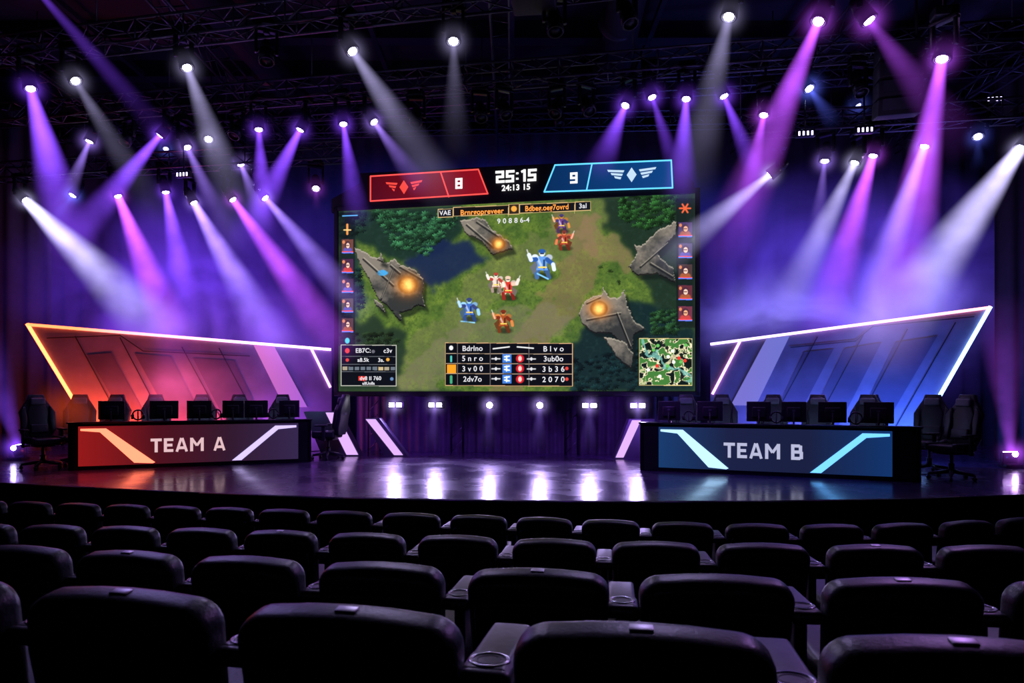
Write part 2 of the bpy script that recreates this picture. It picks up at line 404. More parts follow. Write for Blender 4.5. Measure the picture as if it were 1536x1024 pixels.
C=[((-10.9,15.3,6.68),(3.3,-3.1),.8,WHT,.9,260),((-9.72,15.1,6.73),(-.2,-.6),.18,BLU,.4,20),((-8.61,14.92,6.66),(1.5,-3.4),.6,MAG,1.8,200),
 ((-7.47,14.73,6.69),(.7,-2.9),.5,VIO,1.7,200),((-6.81,14.62,6.43),(1.9,-3.2),.6,LAV,1.4,220),((-5.92,14.48,6.46),(2.3,-3.1),.55,MAG,1.5,200),
 ((-5.19,14.36,6.46),(2.0,-2.3),.45,LAV,1.2,160),((-4.07,14.17,6.6),(.1,-.5),.15,MAG,.3,40),((-5.74,14.45,7.2),(.6,-1.3),.3,LAV,.8,80),
 ((5.75,12.55,6.62),(-.3,-1.6),.25,LAV,.6,60),((6.26,12.47,6.56),(-1.5,-2.9),.5,WHT,.6,160),
 ((6.57,12.42,6.67),(-1.05,-3.1),.52,MAG,1.5,180),((7.42,12.28,6.79),(-1.4,-3.6),.55,LAV,1.05,200),
 ((8.28,12.13,6.91),(-.2,-.6),.15,BLU,.3,20),((8.95,12.02,6.67),(-2.7,-3.5),.8,WHT,.85,260)]
for p,(dx,dz),R,c,a,en in C: head(p,(dx,-.3,dz),R,c,a*K,7.2,en=en,rs=.95)
head((4.80,12.71,6.42),(-1.7,.9,-1.35),.46,WHT,1.3,7.2,en=120)
# unlit fixtures
for x in(-1.75,-.55,-.1,.75,1.35,-7.6,-5.3,5.7,6.5): head((x,12.1-.17*x,7.3-.05*random.random()),(random.uniform(-.3,.3),-.5,-1),top=7.86,lens=0)
for x in(-3.7,.6,1.6,6.9,7.6): head((x,9.55-.2*x,7.35),(random.uniform(-.4,.4),-.3,-1),top=7.86,lens=0)
for x in(-8.9,-3.6,-1.6,3.2,5.4): head((x,7.6-.19*x,8.1),(random.uniform(-.4,.4),.5,-1),top=8.6,lens=0)
for x,l in((-8.0,4),(-1.2,0),(1.0,0),(3.4,0),(6.8,3)): head((x,14.5-.16*x,8.0),(random.uniform(-.4,.4),-.5,-1),0,BLU,0,8.55,lens=l,rs=.8)
# LED batten strips on truss
for x,y,z in((-6.3,13.1,6.55),(4.85,11.3,6.65),(5.75,11.15,6.65),(8.6,12.2,7.6)):
    e=empty('led_batten_light',(x,y,z),-.17); b=MB(); b.box((0,0,0),(.30,.1,.12),bev=.015); b.cyl((0,0,.05),(0,0,7.2-z if z<7 else .1),.015,n=6)
    b.obj('housing',[M_black],e); b=MB()
    for i in range(4): b.box((-.10+.067*i,-.052,-.01),(.03,.01,.07),bev=.004)
    b.obj('cells',[lensmat(LAV,4)],e)
# speaker line array + projector boxes
e=empty('line_array_speaker',(6.0,10.6,7.0),-.25); b=MB()
for i in range(4): b.box((0,.03*i,.62-.27*i),(.62,.4,.25),bev=.02,rot=(.06*i,0,0)); b.box((0,-.2+.03*i,.62-.27*i),(.5,.02,.17),1,rot=(.06*i,0,0))
for s in(-1,1): b.cyl((.25*s,0,.72),(.25*s,0,1.6),.02,n=6)
b.obj('cabinets',[M_matte,M_joist],e)
e=empty('projector',(.3,9.3,7.78),-.1); b=MB(); b.box((0,0,0),(.6,.5,.3),bev=.03); b.cyl((.1,-.25,0),(.1,-.32,0),.09,n=16)
for s in(-1,1): b.cyl((.2*s,0,.14),(.2*s,0,.9),.018,n=6)
b.obj('body',[M_matte],e); b=MB(); b.box((-.22,-.255,.08),(.03,.01,.02)); b.obj('status_light',[E_red],e)

# floor uplights
for P,d,c in(((-9.95,13.75,1.28),(-.9,.3,2.2),VIO),((9.05,12.4,1.28),(.1,.4,3),MAG)):
    e=empty('stage_uplight',P); b=MB(); dd=Vector(d).normalized()
    b.cyl(-dd*.2,dd*0,.1,.13,n=18); b.box((0,0,-.24),(.3,.24,.06),bev=.01)
    for s in(-1,1): b.box((.15*s,0,-.12),(.03,.06,.24),bev=.008)
    b.obj('can',[M_black],e); b=MB(); b.cyl(dd*-.02,dd*.015,.11,n=18)
    b.cyl((0,-.1,-.02),(0,-.135,-.02),.05,n=14)
    b.obj('lens',[lensmat(c,40)],e); halo(e,c,.5,10,(0,-.1,0))
    o=bpy.data.objects.new('beam',CONE); COL.objects.link(o); o.parent=e; o.rotation_euler=(-dd).to_track_quat('Z','Y').to_euler(); o.scale=(.6,.6,3.0); o.color=(*c,.42); o.location=dd*.02
    l=light('SPOT','lamp',(0,0,0),None,140,c,e,.08,60,.6); l.location=dd*.05; l.rotation_euler=dd.to_track_quat('-Z','Y').to_euler()

# haze clouds, their light put in as volume emission
def haze(loc,sc,col,a):
    bm=bmesh.new(); bmesh.ops.create_icosphere(bm,subdivisions=3,radius=1); me=bpy.data.meshes.new('haze'); bm.to_mesh(me); bm.free(); me.materials.append(M_haze)
    o=place('stage_haze_glow',me,None,loc); o.scale=sc; o.color=(*col,a)
haze((-7.4,16.1,4.6),(5.2,1.5,3.2),(.17,.05,1),.64)
haze((7.8,15.6,4.7),(4.8,1.7,3.2),(.14,.07,1),.62)
haze((5.9,14.9,3.9),(2.4,.9,1.4),(.30,.26,1),1.0)
haze((8.6,14.6,4.0),(2.4,.9,1.4),(.33,.26,1),.85)
haze((-6.2,15.5,3.7),(3.4,.8,1.4),(.38,.12,1),.7)
haze((-8.2,15.3,3.6),(1.6,.8,1.2),(.5,.10,.7),.45)
haze((0,16.8,6.6),(9,1.3,2.0),(.05,.06,1),.22)
haze((-6.9,13.95,2.55),(1.7,.55,.75),(1,.12,.42),1.1)  # from here on: coloured glow behind the desks, added as emission
haze((-8.3,13.1,2.2),(.9,.4,.7),(1,.10,.03),1.3)
haze((6.2,13.0,2.4),(1.9,.5,.7),(.08,.18,1),.9)

# ------------------------------------------------------------------ LED screen
RZ=math.atan2(-.1798,.9837)
scr=empty('led_screen',(-3.91,15.4,2.40),RZ)
SW,SH=7.79,4.06
b=MB()
b.box((SW/2,.22,SH/2),(SW+.02,.36,SH+.02),0)
for (x,z,w,h) in((SW/2,-.06,SW+.2,.1),(SW/2,SH+.05,SW+.2,.1)): b.box((x,.18,z),(w,.44,h),0,bev=.012)
for x in(-.05,SW+.05): b.box((x,.18,SH/2),(.1,.44,SH+.2),0,bev=.012)
b.obj('cabinet',[M_matte],scr)
b=MB()  # support legs and rear truss
for x in(.6,2.6,5.2,7.2):
    for dx in(-.14,.14):
        b.cyl((x+dx,.60,-1.4),(x+dx,.60,SH+.9),.025,n=8)
    for i in range(20): b.cyl((x-.14,.60,-1.38+i*.3),(x+.14,.60,-1.08+i*.3),.012,n=5)
b.obj('support_towers',[M_truss],scr)
def art(a,bb):
    """designer's art-board units (screen artwork) -> metres on the panel"""
    s=(a-508)/534; return (SW*(s+.093*s*(1-s)), SH*(588-3*s-bb)/(270+27*s))
NX,NY=960,500
S,V=np.meshgrid(np.linspace(0,1,NX),np.linspace(0,1,NY)); AA=508+534*S; BB=588-3*S-V*(270+27*S)
tab=rng.random((256,256))
def vn(x,y):
    xi=np.floor(x).astype(int); yi=np.floor(y).astype(int); fx=x-xi; fy=y-yi; fx=fx*fx*(3-2*fx); fy=fy*fy*(3-2*fy)
    g=lambda i,j: tab[j%256,i%256]
    return (g(xi,yi)*(1-fx)+g(xi+1,yi)*fx)*(1-fy)+(g(xi,yi+1)*(1-fx)+g(xi+1,yi+1)*fx)*fy
def fbm(x,y,o=4):
    r=0;a=.5
    for i in range(o): r=r+a*vn(x*2**i+17*i,y*2**i+31*i); a*=.5
    return r/(1-.5**o)
img=np.zeros((NY,NX,3))
def C(r,g,b_): return np.array((r,g,b_))/255
def mix(m,c):
    global img
    m=np.clip(m,0,1)[...,None]; img=img*(1-m)+c*m
def inpoly(pts,X=None,Y=None):
    X=AA if X is None else X; Y=BB if Y is None else Y; m=np.zeros(X.shape,bool); n=len(pts)
    for i in range(n):
        x1,y1=pts[i];x2,y2=pts[(i+1)%n]
        if y1==y2: continue
        m^=((y1>Y)!=(y2>Y))&(X<(x2-x1)*(Y-y1)/(y2-y1)+x1)
    return m.astype(float)
def blur(m,k,n=3):
    for _ in range(n): m=(m+np.roll(m,k,0)+np.roll(m,-k,0)+np.roll(m,k,1)+np.roll(m,-k,1))/5
    return m
def seg(p,q,w,X=None,Y=None):
    X=AA if X is None else X; Y=BB if Y is None else Y
    dx,dyy=q[0]-p[0],q[1]-p[1]; t=np.clip(((X-p[0])*dx+(Y-p[1])*dyy)/(dx*dx+dyy*dyy+1e-9),0,1)
    return np.clip((w-np.hypot(X-p[0]-t*dx,Y-p[1]-t*dyy))/1.0+.5,0,1)
def ell(cx,cy,rx,ry,soft=.25): 
    return np.clip((1-np.hypot((AA-cx)/rx,(BB-cy)/ry))/soft,0,1)
n1=fbm(AA/22,BB/18); n2=fbm(AA/5+40,BB/5); n3=fbm(AA/2.2,BB/2.2,2)
wx=AA+(n1-.5)*40; wy=BB+(fbm(AA/20+90,BB/20)-.5)*40
img[:]=C(66,90,38)
mix(n1*1.3-.25,C(112,132,50)); mix(n2*1.3-.45,C(48,72,32)); mix((n3-.55)*1.2,C(40,56,26))
def pathline(pts,w,col,al):
    m=0
    for i in range(len(pts)-1): m=np.maximum(m,seg(pts[i],pts[i+1],w,wx,wy))
    mix(blur(m,2)*al*(.6+.6*n2),col)
pathline([(585,600),(640,530),(700,470),(760,400),(850,360),(905,300)],28,C(112,108,74),.4)
pathline([(840,320),(880,370),(860,430),(800,500),(760,590)],24,C(122,98,72),.6)
pathline([(610,590),(700,505),(830,480)],24,C(108,102,82),.55)
pathline([(880,345),(930,385)],20,C(130,104,78),.6)
F1=[(500,300),(700,300),(700,340),(650,385),(600,400),(560,372),(508,380)]
F2=[(900,280),(1050,280),(1050,500),(985,470),(975,420),(930,360),(905,330)]
F3=[(500,470),(560,480),(612,500),(600,600),(500,600)]
F4=[(850,530),(905,470),(960,440),(1050,500),(1050,600),(860,600)]
WTR=[(655,350),(735,385),(690,410),(650,440),(600,405)]
for P_,c in((F1,C(18,38,34)),(F2,C(22,38,30)),(F3,C(30,46,34)),(F4,C(12,30,36))): mix(blur(inpoly(P_,wx,wy),3,6)*.92,c)
mix(blur(inpoly(WTR,wx,wy),3,6)*.9,C(20,32,66)); mix(blur(inpoly([(500,380),(545,380),(540,470),(500,480)],wx,wy),3)*.8,C(22,44,46))
mix((n2-.5)*.8*(img.sum(2)<.45),C(50,72,64))
# foliage clumps
def foliage(P_,n,base,rmin,rmax):
    xs=[p[0] for p in P_];ys=[p[1] for p in P_];k=0
    while k<n:
        x=random.uniform(min(xs),max(xs));y=random.uniform(min(ys),max(ys))
        ins=False
        for i in range(len(P_)):
            x1,y1=P_[i];x2,y2=P_[(i+1)%len(P_)]
            if (y1>y)!=(y2>y) and x<(x2-x1)*(y-y1)/(y2-y1)+x1: ins=not ins
        k+=1
        if not ins: continue
        r=random.uniform(rmin,rmax); i0=max(0,int((x-r-508)/534*NX)-1); i1=min(NX,int((x+r-508)/534*NX)+2)
        if i1<=i0: continue
        a_=AA[:,i0:i1];b_=BB[:,i0:i1]; d=np.hypot((a_-x)/r,(b_-y)/(r*.75)); ang=np.arctan2(b_-y,a_-x)
        m=np.clip((1-d-.3*np.sin(ang*7+x))/.2,0,1)[...,None]
        sh=np.clip(.75-.6*(b_-y)/r-.25*(a_-x)/r,.2,1.6)[...,None]*random.uniform(.4,1.15)
        sub=img[:,i0:i1]; img[:,i0:i1]=sub*(1-m*.85)+np.array(base)*sh*m*.85
foliage([(560,318),(690,318),(672,350),(640,382),(590,372)],420,C(52,108,70),2.5,6)
foliage([(508,318),(570,318),(540,350),(508,360)],90,C(30,56,42),2.5,6)
foliage([(925,290),(1015,290),(1010,330),(960,345),(930,325)],240,C(48,100,46),2.5,6)
foliage([(508,500),(600,500),(600,520),(508,520)],50,C(40,60,34),2.5,5)
foliage([(975,465),(1020,465),(1015,500),(975,500)],120,C(44,86,48),2.5,5)
foliage([(860,540),(960,520),(960,588),(860,588)],120,C(20,46,48),3,6)
foliage([(900,380),(945,420),(930,430),(900,400)],20,C(50,74,34),2,4)
foliage([(508,400),(540,400),(545,470),(508,480)],60,C(24,50,48),3,6)
# ancient stone totems with fire bowls
def stone(P_,cols=(C(44,46,46),C(118,110,100))):
    m=inpoly(P_,AA+(n3-.5)*4,BB+(n2-.5)*5); mix(blur(inpoly([(x+5,y+7) for x,y in P_]),2)*.6,C(12,18,16)); 
    cx=sum(p[0] for p in P_)/len(P_); cy=sum(p[1] for p in P_)/len(P_)
    form=.5-(BB-cy)/70-(AA-cx)/130
    sh=np.clip(form+(n1-.5)*1.4+(n2-.5)*.7,0,1)[...,None]; col=cols[0]*(1-sh)+cols[1]*sh; global img
    ed=np.clip(m-np.roll(m,-4,0),0,1)[...,None]; ed2=np.clip(m-np.roll(m,4,0),0,1)[...,None]
    img=img*(1-m[...,None])+col*m[...,None]; img=img*(1-.5*ed)+C(176,168,150)*.5*ed; img=img*(1-.6*ed2)
stone([(530,372),(538,374),(556,384),(580,395),(592,388),(600,398),(622,404),(636,420),(634,448),(640,462),(628,458),(616,466),(600,470),(604,484),(592,474),(584,462),(566,448),(556,424),(540,398)])
stone([(560,450),(574,455),(578,472),(566,462)]); stone([(572,380),(578,396),(566,392)])
stone([(690,332),(716,326),(728,330),(740,345),(764,362),(770,374),(752,378),(740,384),(722,362),(700,352)])
stone([(942,400),(955,380),(950,366),(962,368),(985,345),(1015,330),(1012,352),(985,380),(1010,402),(1012,424),(985,410),(955,412)])
stone([(868,470),(876,452),(884,446),(902,440),(905,430),(912,444),(926,446),(936,432),(940,456),(950,480),(968,492),(950,502),(946,530),(935,515),(915,500),(890,498),(874,486)])
stone([(905,505),(935,510),(950,530),(946,552),(925,535)])
for (x0,y0,x1,y1,w_) in((545,390,590,430,1.3),(590,405,572,450,1.2),(600,402,632,420,1),(586,400,600,412,1.4),(960,400,1000,365,1.4),(975,395,1008,415,1.3),(880,480,930,470,1.2),(925,470,945,520,1.3),(880,455,900,446,1.2),(700,338,740,372,1.2),(715,334,748,356,1.1)):
    mix(seg((x0,y0),(x1,y1),w_)*.75,C(18,20,22)); mix(seg((x0+1,y0-2.5),(x1+1,y1-2.5),w_*.5)*.5,C(190,180,160))
for cx,cy,r in((612,428,17),(748,366,11),(898,462,15)):
    mix(ell(cx,cy,r*.95,r*.85,.2),C(30,22,18))
    g=np.exp(-(((AA-cx)/r)**2+((BB-cy)/(r*.9))**2)); mix(g*.9,C(220,110,30)); mix(np.exp(-(((AA-cx)/(r*.55))**2+((BB-cy)/(r*.6))**2))*(.6+.9*n2),C(255,205,110))
mix(ell(574,410,9,5)*n2*1.6,C(60,150,210))
# generic fighters (plain stand-in figures)
def fig(cx,cy,s,c1,c2,c3,fl=1,k=0):
    mix(np.clip((1-np.hypot((AA-cx-2)/(13*s),(BB-cy-12*s)/(5*s)))*2,0,1)*.6,C(15,20,12))
    mix(seg((cx-2*s,cy+2*s),(cx-6*s,cy+7*s),2.8*s),c2);mix(seg((cx-6*s,cy+7*s),(cx-5*s,cy+13*s),2.2*s),c1*.7); mix(seg((cx+2*s,cy+2*s),(cx+5*s,cy+7*s),2.8*s),c2*.8);mix(seg((cx+5*s,cy+7*s),(cx+7*s,cy+13*s),2.1*s),c1*.6)
    mix(inpoly([(cx-3*s,cy-7*s),(cx-12*s*fl,cy+3*s),(cx-9*s*fl,cy+10*s),(cx-5*s*fl,cy+6*s),(cx+2*s,cy+4*s)]),c3*.45)
    mix(inpoly([(cx-6.5*s,cy-8*s),(cx+6.5*s,cy-8*s),(cx+4.5*s,cy+1*s),(cx+6*s,cy+6*s),(cx-6*s,cy+6*s),(cx-4.5*s,cy+1*s)],AA,BB),c1)
    mix(seg((cx-4*s,cy-5*s),(cx-1*s,cy+1*s),1.2*s),c1*.4+.5); mix(seg((cx+2*s,cy-4*s),(cx+2*s,cy+4*s),.9*s),c1*.4)
    mix(ell(cx-7*s,cy-7*s,4*s,3.4*s),c3);mix(ell(cx+7*s,cy-7*s,4*s,3.4*s),c3*.8)
    mix(seg((cx-6*s*fl,cy-5*s),(cx-11*s*fl,cy-3*s-k),2.2*s),c2); mix(seg((cx-11*s*fl,cy-3*s-k),(cx-13*s*fl,cy-8*s-k),2*s),c3); mix(seg((cx+5*s*fl,cy-5*s),(cx+11*s*fl,cy),2.2*s),c2);mix(seg((cx+11*s*fl,cy),(cx+12*s*fl,cy+5*s),2*s),c3)
    mix(seg((cx-15*s*fl,cy-13*s-k),(cx-11*s*fl,cy-2*s-k),.6*s)*.8,C(205,205,215)); mix(ell(cx,cy-11*s,3.4*s,3.8*s),c3); mix(ell(cx,cy-13*s,4*s,2.6*s),c2); mix(seg((cx-1.6*s,cy-10.6*s),(cx+1.6*s,cy-10.6*s),.5*s),C(20,20,30))
    mix(seg((cx-3*s,cy+3*s),(cx+4*s,cy+3*s),.8*s),C(240,200,90))
fig(813,396,1.5,C(90,140,210),C(40,80,150),C(205,215,235),1,2)
fig(762,432,1.2,C(190,50,40),C(215,180,160),C(225,205,190),-1,3)
fig(744,424,1.0,C(215,185,170),C(160,60,50),C(230,215,200),1,3)
fig(704,465,1.2,C(60,100,180),C(50,60,110),C(140,190,235),1,2)
fig(755,482,1.15,C(150,70,30),C(110,40,20),C(200,120,60),1,2)
fig(842,335,.95,C(100,60,120),C(60,50,100),C(200,130,60),1,1)
fig(846,360,1.0,C(160,60,40),C(110,50,40),C(210,110,70),-1,1)
mix(seg((692,482),(712,484),1)*n2*1.5,C(140,210,250)); mix(seg((806,410),(822,418),1.1),C(120,190,250))
# HUD
def rect(x0,y0,x1,y1,c,al=1,slope=0):
    yy=BB-slope*(AA-x0); mix(((AA>=x0)&(AA<=x1)&(yy>=y0)&(yy<=y1)).astype(float)*al,c)
def frame(x0,y0,x1,y1,c,t=.9,slope=0):
    rect(x0,y0,x1,y0+t,c,1,slope);rect(x0,y1-t,x1,y1,c,1,slope);rect(x0,y0,x0+t,y1,c,1,slope);rect(x1-t,y0,x1,y1,c,1,slope)
def icon(x0,y0,x1,y1,seed):
    r=random.Random(seed); w=x1-x0;h=y1-y0; ins=((AA>=x0)&(AA<=x1)&(BB>=y0)&(BB<=y1-3))
    rect(x0-1,y0-1,x1+1,y1+1,C(24,26,36)); rect(x0,y0,x1,y1,C(r.randint(50,120),r.randint(35,70),r.randint(50,110)))
    mix(ell(x0+w*.5,y1-4,w*.45,h*.3)*ins,C(*r.choice([(180,60,60),(90,80,160),(150,80,50)])))
    mix(ell(x0+w*.5,y0+h*.4,w*.28,h*.3)*ins,C(60,35,50)); mix(ell(x0+w*.52,y0+h*.45,w*.18,h*.22)*ins,C(*r.choice([(225,160,120),(230,190,170)])))
    mix(seg((x0+w*.4,y0+h*.44),(x0+w*.6,y0+h*.44),.6)*ins,C(40,20,30)); mix(ell(x0+w*.15,y0+h*.2,2.5,3)*ins,C(200,120,80))
    rect(x0,y1-3,x1,y1-1.6,C(220,70,60)); rect(x0,y1-1.6,x1,y1,C(80,120,230))
rect(508,320,533,520,C(12,18,22),.55); rect(1014,296,1042,490,C(12,18,22),.5)
for i in range(5): icon(513,360+i*29.6,530,381+i*29.6,i); icon(1017,332+i*31.5,1038,354+i*31.5,20+i)
mix(seg((521,338),(521,352),1.6),C(230,140,70)); mix(seg((516,346),(526,346),1),C(230,190,120)); mix(seg((514,325),(536,324),.8),C(90,170,240))
for k in range(6):
    a_=k*math.pi/3; mix(seg((1027,311),(1027+8*math.cos(a_),311+7*math.sin(a_)),1.3),C(220,90,50))
mix(ell(521,512,4,5),C(70,190,220))
# lower-left panel
rect(511,518,595,580,C(8,11,18),.96); frame(511,518,595,580,C(170,170,160)); 
for y in(535,547,558): rect(512,y,594,y+.9,C(80,84,90))
for i in range(9): rect(514+i*9,551,521+i*9,556,C(*random.choice([(150,140,120),(90,100,110),(180,160,120)])))
mix(ell(521,527,4,4.5),C(220,60,50)); mix(ell(521,541,3,3),C(200,60,50)); mix(ell(560,528,3,3),C(90,90,100)); mix(ell(582,540,3,3),C(210,150,60)); rect(538,565,548,572,C(200,50,40)); mix(ell(588,569,3,3),C(90,120,160))
# centre table
rect(668,514,859,579,C(6,8,13),.97); frame(668,514,859,579,C(190,150,110))
for y in(530,545,560): rect(669,y,858,y+1,C(150,130,110))
for x in(686,735,793): rect(x,515,x+1,578,C(90,84,84))
for i,y in enumerate((531,546,562)):
    rect(754,y,767,y+13,C(60,110,190)); mix(seg((757,y+4),(764,y+3),1),C(230,240,255)); mix(seg((757,y+8),(764,y+9),1),C(230,240,255)); mix(seg((760,y+3),(760,y+10),1),C(230,240,255)); mix(ell(780,y+6.5,7,7),C(190,30,40)); mix(ell(780,y+6.5,3,4.5),C(255,190,180))
rect(671,547,684,560,C(225,140,30)); mix(seg((677,535),(677,542),1.5),C(70,180,170)); mix(seg((677,565),(677,574),2),C(60,150,110)); mix(ell(677,522,3.5,4),C(220,220,225))
for y in(538,553,568): mix(seg((738,y),(750,y),.9),C(200,200,205)); mix(ell(744,y,2,3),C(200,200,205)); mix(seg((791,y),(803,y),.9),C(200,200,205)); mix(ell(797,y,2,3),C(200,200,205))
for y in(552,568): mix(ell(850,y,3,3),C(200,60,50))
mix(seg((740,523),(764,520),1),C(220,220,220)); mix(seg((776,520),(800,522),1),C(220,220,220))
# minimap
rect(958,506,1038,577,C(26,40,28)); 
mm=((AA>959)&(AA<1037)&(BB>507)&(BB<576)).astype(float); q=fbm(AA/7+5,BB/7+9,3)
mix(mm*(q>.52),C(60,110,50)); mix(mm*(np.abs(q-.5)<.035),C(215,205,170)); mix(mm*(q<.38),C(12,22,20))
mix(mm*seg((962,573),(1035,510),3.2,wx,wy)*.8*(n2>.4),C(200,190,150)); mix(mm*seg((965,515),(1030,570),2.5,wx,wy)*.8,C(110,170,160))
for k in range(18): mix(mm*ell(random.uniform(965,1032),random.uniform(512,572),3,3),C(*random.choice([(210,50,40),(230,230,220),(30,30,30),(90,170,80)])))
frame(958,506,1038,577,C(200,180,120))
# top banner
for x0,y0,x1,y1,c in((657,314,680,327,(14,16,26)),(680,311,763,325,(16,12,14)),(763,306,779,322,(40,30,26)),(779,306,862,320,(14,14,20)),(862,302,886,316,(14,16,26))):
    rect(x0,y0,x1,y1,C(*c),.96,-.045); frame(x0,y0,x1,y1,C(190,160,110),.9,-.045)
mix(ell(771,313,5,5),C(220,150,60))
img=np.clip(img,0,1)
linimg=np.where(img<=.04045,img/12.92,((img+.055)/1.055)**2.4)
U=SW*(S+.093*S*(1-S)); Z=SH*V
co=np.stack([U.ravel(),np.full(U.size,.0),Z.ravel()],1).astype(np.float32)
idx=np.arange(NX*NY).reshape(NY,NX)
fc=np.stack([idx[:-1,:-1].ravel(),idx[:-1,1:].ravel(),idx[1:,1:].ravel(),idx[1:,:-1].ravel()],1).astype(np.int32)
me=bpy.data.meshes.new('game_picture'); me.vertices.add(NX*NY); me.vertices.foreach_set('co',co.ravel())
nf=len(fc); me.loops.add(nf*4); me.loops.foreach_set('vertex_index',fc.ravel()); me.polygons.add(nf)
me.polygons.foreach_set('loop_start',np.arange(0,nf*4,4,dtype=np.int32)); me.update(calc_edges=True)
ca=me.color_attributes.new('picture','FLOAT_COLOR','POINT'); ca.data.foreach_set('color',np.concatenate([linimg.reshape(-1,3),np.ones((NX*NY,1))],1).astype(np.float32).ravel())
m=bpy.data.materials.new('led_screen_picture'); m.use_nodes=True; nt=m.node_tree; bs=nt.nodes['Principled BSDF']; at=nt.nodes.new('ShaderNodeVertexColor'); at.layer_name='picture'
bs.inputs['Base Color'].default_value=(.003,.003,.003,1); bs.inputs['Roughness'].default_value=.6; bs.inputs['Specular IOR Level'].default_value=.1; bs.inputs['Emission Strength'].default_value=1.5
nt.links.new(at.outputs['Color'],bs.inputs['Emission Color']); me.materials.append(m)
place('game_picture',me,scr,(0,0,0))
T_w=emat('hud_text_white',(.85,.85,.9),1.0); T_o=emat('hud_text_orange',(1,.35,.06),1.2)
def st(body,a,bb,h,m=T_w,bold=.002,sx=1): x,z=art(a,bb); text(body,h*.0149*1.35,x,z,-.006,m,scr,bold,'hud_text',sx)
st('Brnrgopreveer',723,318,8,T_o,.003,.95); st('Bdbeg.oeg7ovrd',820,311.5,8,T_o,.003,.85); st('VAE',668,320,7); st('3al',874,308.5,7); st('9 0 8 8 6-4',770,331,7.5)
for y,c0,c1 in((523,'Bdrlno','B l v o'),(538,'5 n r o','3ub0o'),(553.5,'3 v 0 0','3 b 3 6'),(569,'2dv7o','2 0 7 0')):
    st(c0,709,y,8); st(c1,830,y,8)
st('EB7C:',545,527,7); st('c3v',582,527,7); st('a8.5k',545,541,6); st('3a.',572,541,6); st('dv8 II 760',556,568.5,6,T_w); st('ullUo8s',553,576,4.5)

# scoreboard above the screen
sb=empty('scoreboard',(-3.91,15.4,2.40),RZ)
def P(*l): return [art(a,c) for a,c in l]
M_sred=grad_emit('score_red',[lin((.36,.03,.07)),lin((.62,.06,.12))],.8,3.3,.8); M_sblu=grad_emit('score_blue',[lin((.04,.20,.40)),lin((.05,.30,.58))],4.6,7.3,.8)
E_sr=emat('score_line_red',(1,.08,.07),1.3); E_sb=emat('score_line_blue',(.12,.6,1),1.4); E_srm=emat('score_mark_red',(1,.07,.05),1.1)
b=MB(); b.prism(P((541,262),(1018,236),(1020,290),(541,311)),-.06,.3,0)
b.prism(P((497,300),(541,275),(541,313),(497,320)),.0,.3); b.prism(P((1018,250),(1040,272),(1044,289),(1018,291)),.0,.3)
b.obj('backing_frame',[M_matte],sb)
b=MB(); RP=P((558,267),(719,256),(733,292),(558,304)); b.prism(RP,-.075,-.055); b.obj('red_plate',[M_sred],sb)
b=MB(); BP=P((833,249),(1006,241),(1008,282),(817,289)); b.prism(BP,-.075,-.055); b.obj('blue_plate',[M_sblu],sb)
def outline(mb,pts,w,y): 
    for i in range(len(pts)): mb.bar(pts[i],pts[(i+1)%len(pts)],w,0,y,.012)
b=MB(); outline(b,RP,.028,-.075); b.bar(art(663,261),art(675,297),.028,0,-.075,.012); b.obj('red_trim',[E_sr],sb)
def mark(a,c,w,m,name):
    x,z=art(a,c); b=MB(); b.prism([(x-.10,z),(x,z+.15),(x+.10,z),(x,z-.15)],-.09,-.075)
    for s in(-1,1):
        for k in range(3): b.prism([(x+s*(.15+.03*k),z+.1-.07*k),(x+s*(w-.07*k),z+.13-.07*k),(x+s*(w-.02-.07*k),z+.09-.07*k),(x+s*(.17+.03*k),z+.06-.07*k)],-.09,-.075)
    b.obj(name,[m],sb)
mark(608,283,.42,E_srm,'stand_in_mark')
b=MB(); outline(b,BP,.028,-.075); b.bar(art(888,247),art(880,286),.028,0,-.075,.012); b.obj('blue_trim',[E_sb],sb)
mark(947,263,.5,emat('mark_white',(.6,.8,1),1.0),'stand_in_mark')
T_b=emat('score_text',(1,.97,.97),1.3)
def sbt(t,a,c,h,wt=.2): x,z=art(a,c); block(t,h,x,z,-.078,T_b,sb,'score_digits',wt)
sbt('8',690,277,.23); sbt('9',861,268,.23); sbt('25:15',775,265.5,.26,.2)
x,z=art(775,283); text('24:13 15',.17,x,z,-.085,T_b,sb,.004,'score_text')

# under-screen lights
for X,Y,n in((-2.57,15.15,2),(-1.67,15.0,2),(-.476,14.77,1),(.598,14.57,1),(1.63,14.38,2),(2.61,14.2,2)):
    e=empty('blinder_light',(X,Y-.05,2.1),RZ); b=MB(); b.box((0,.04,0),(.17*n+.06,.14,.17),bev=.02); b.cyl((0,.04,.08),(0,.04,.2),.02,n=6); b.obj('housing',[M_black],e)
    b=MB()
    for i in range(n):
        x=(i-(n-1)/2)*.17
        if n==2: b.box((x,-.035,0),(.12,.02,.09),bev=.008)
        else: b.cyl((x,-.03,0),(x,-.045,0),.065,n=16)
    b.obj('lens',[lensmat((.8,.7,1.0),22)],e); halo(e,(.5,.35,1),.45,9,(0,-.06,0))
    light('SPOT','lamp',(0,-.08,0),(0,-2.2,-1.3),130,(.52,.38,1),e,.06,80,.8)
    o=bpy.data.objects.new('beam',CONE); COL.objects.link(o); o.parent=e; o.location=(0,-.06,0); o.rotation_euler=Vector((0,.25,1)).to_track_quat('Z','Y').to_euler(); o.scale=(.3,.3,1.0); o.color=(.35,.2,1,.4)

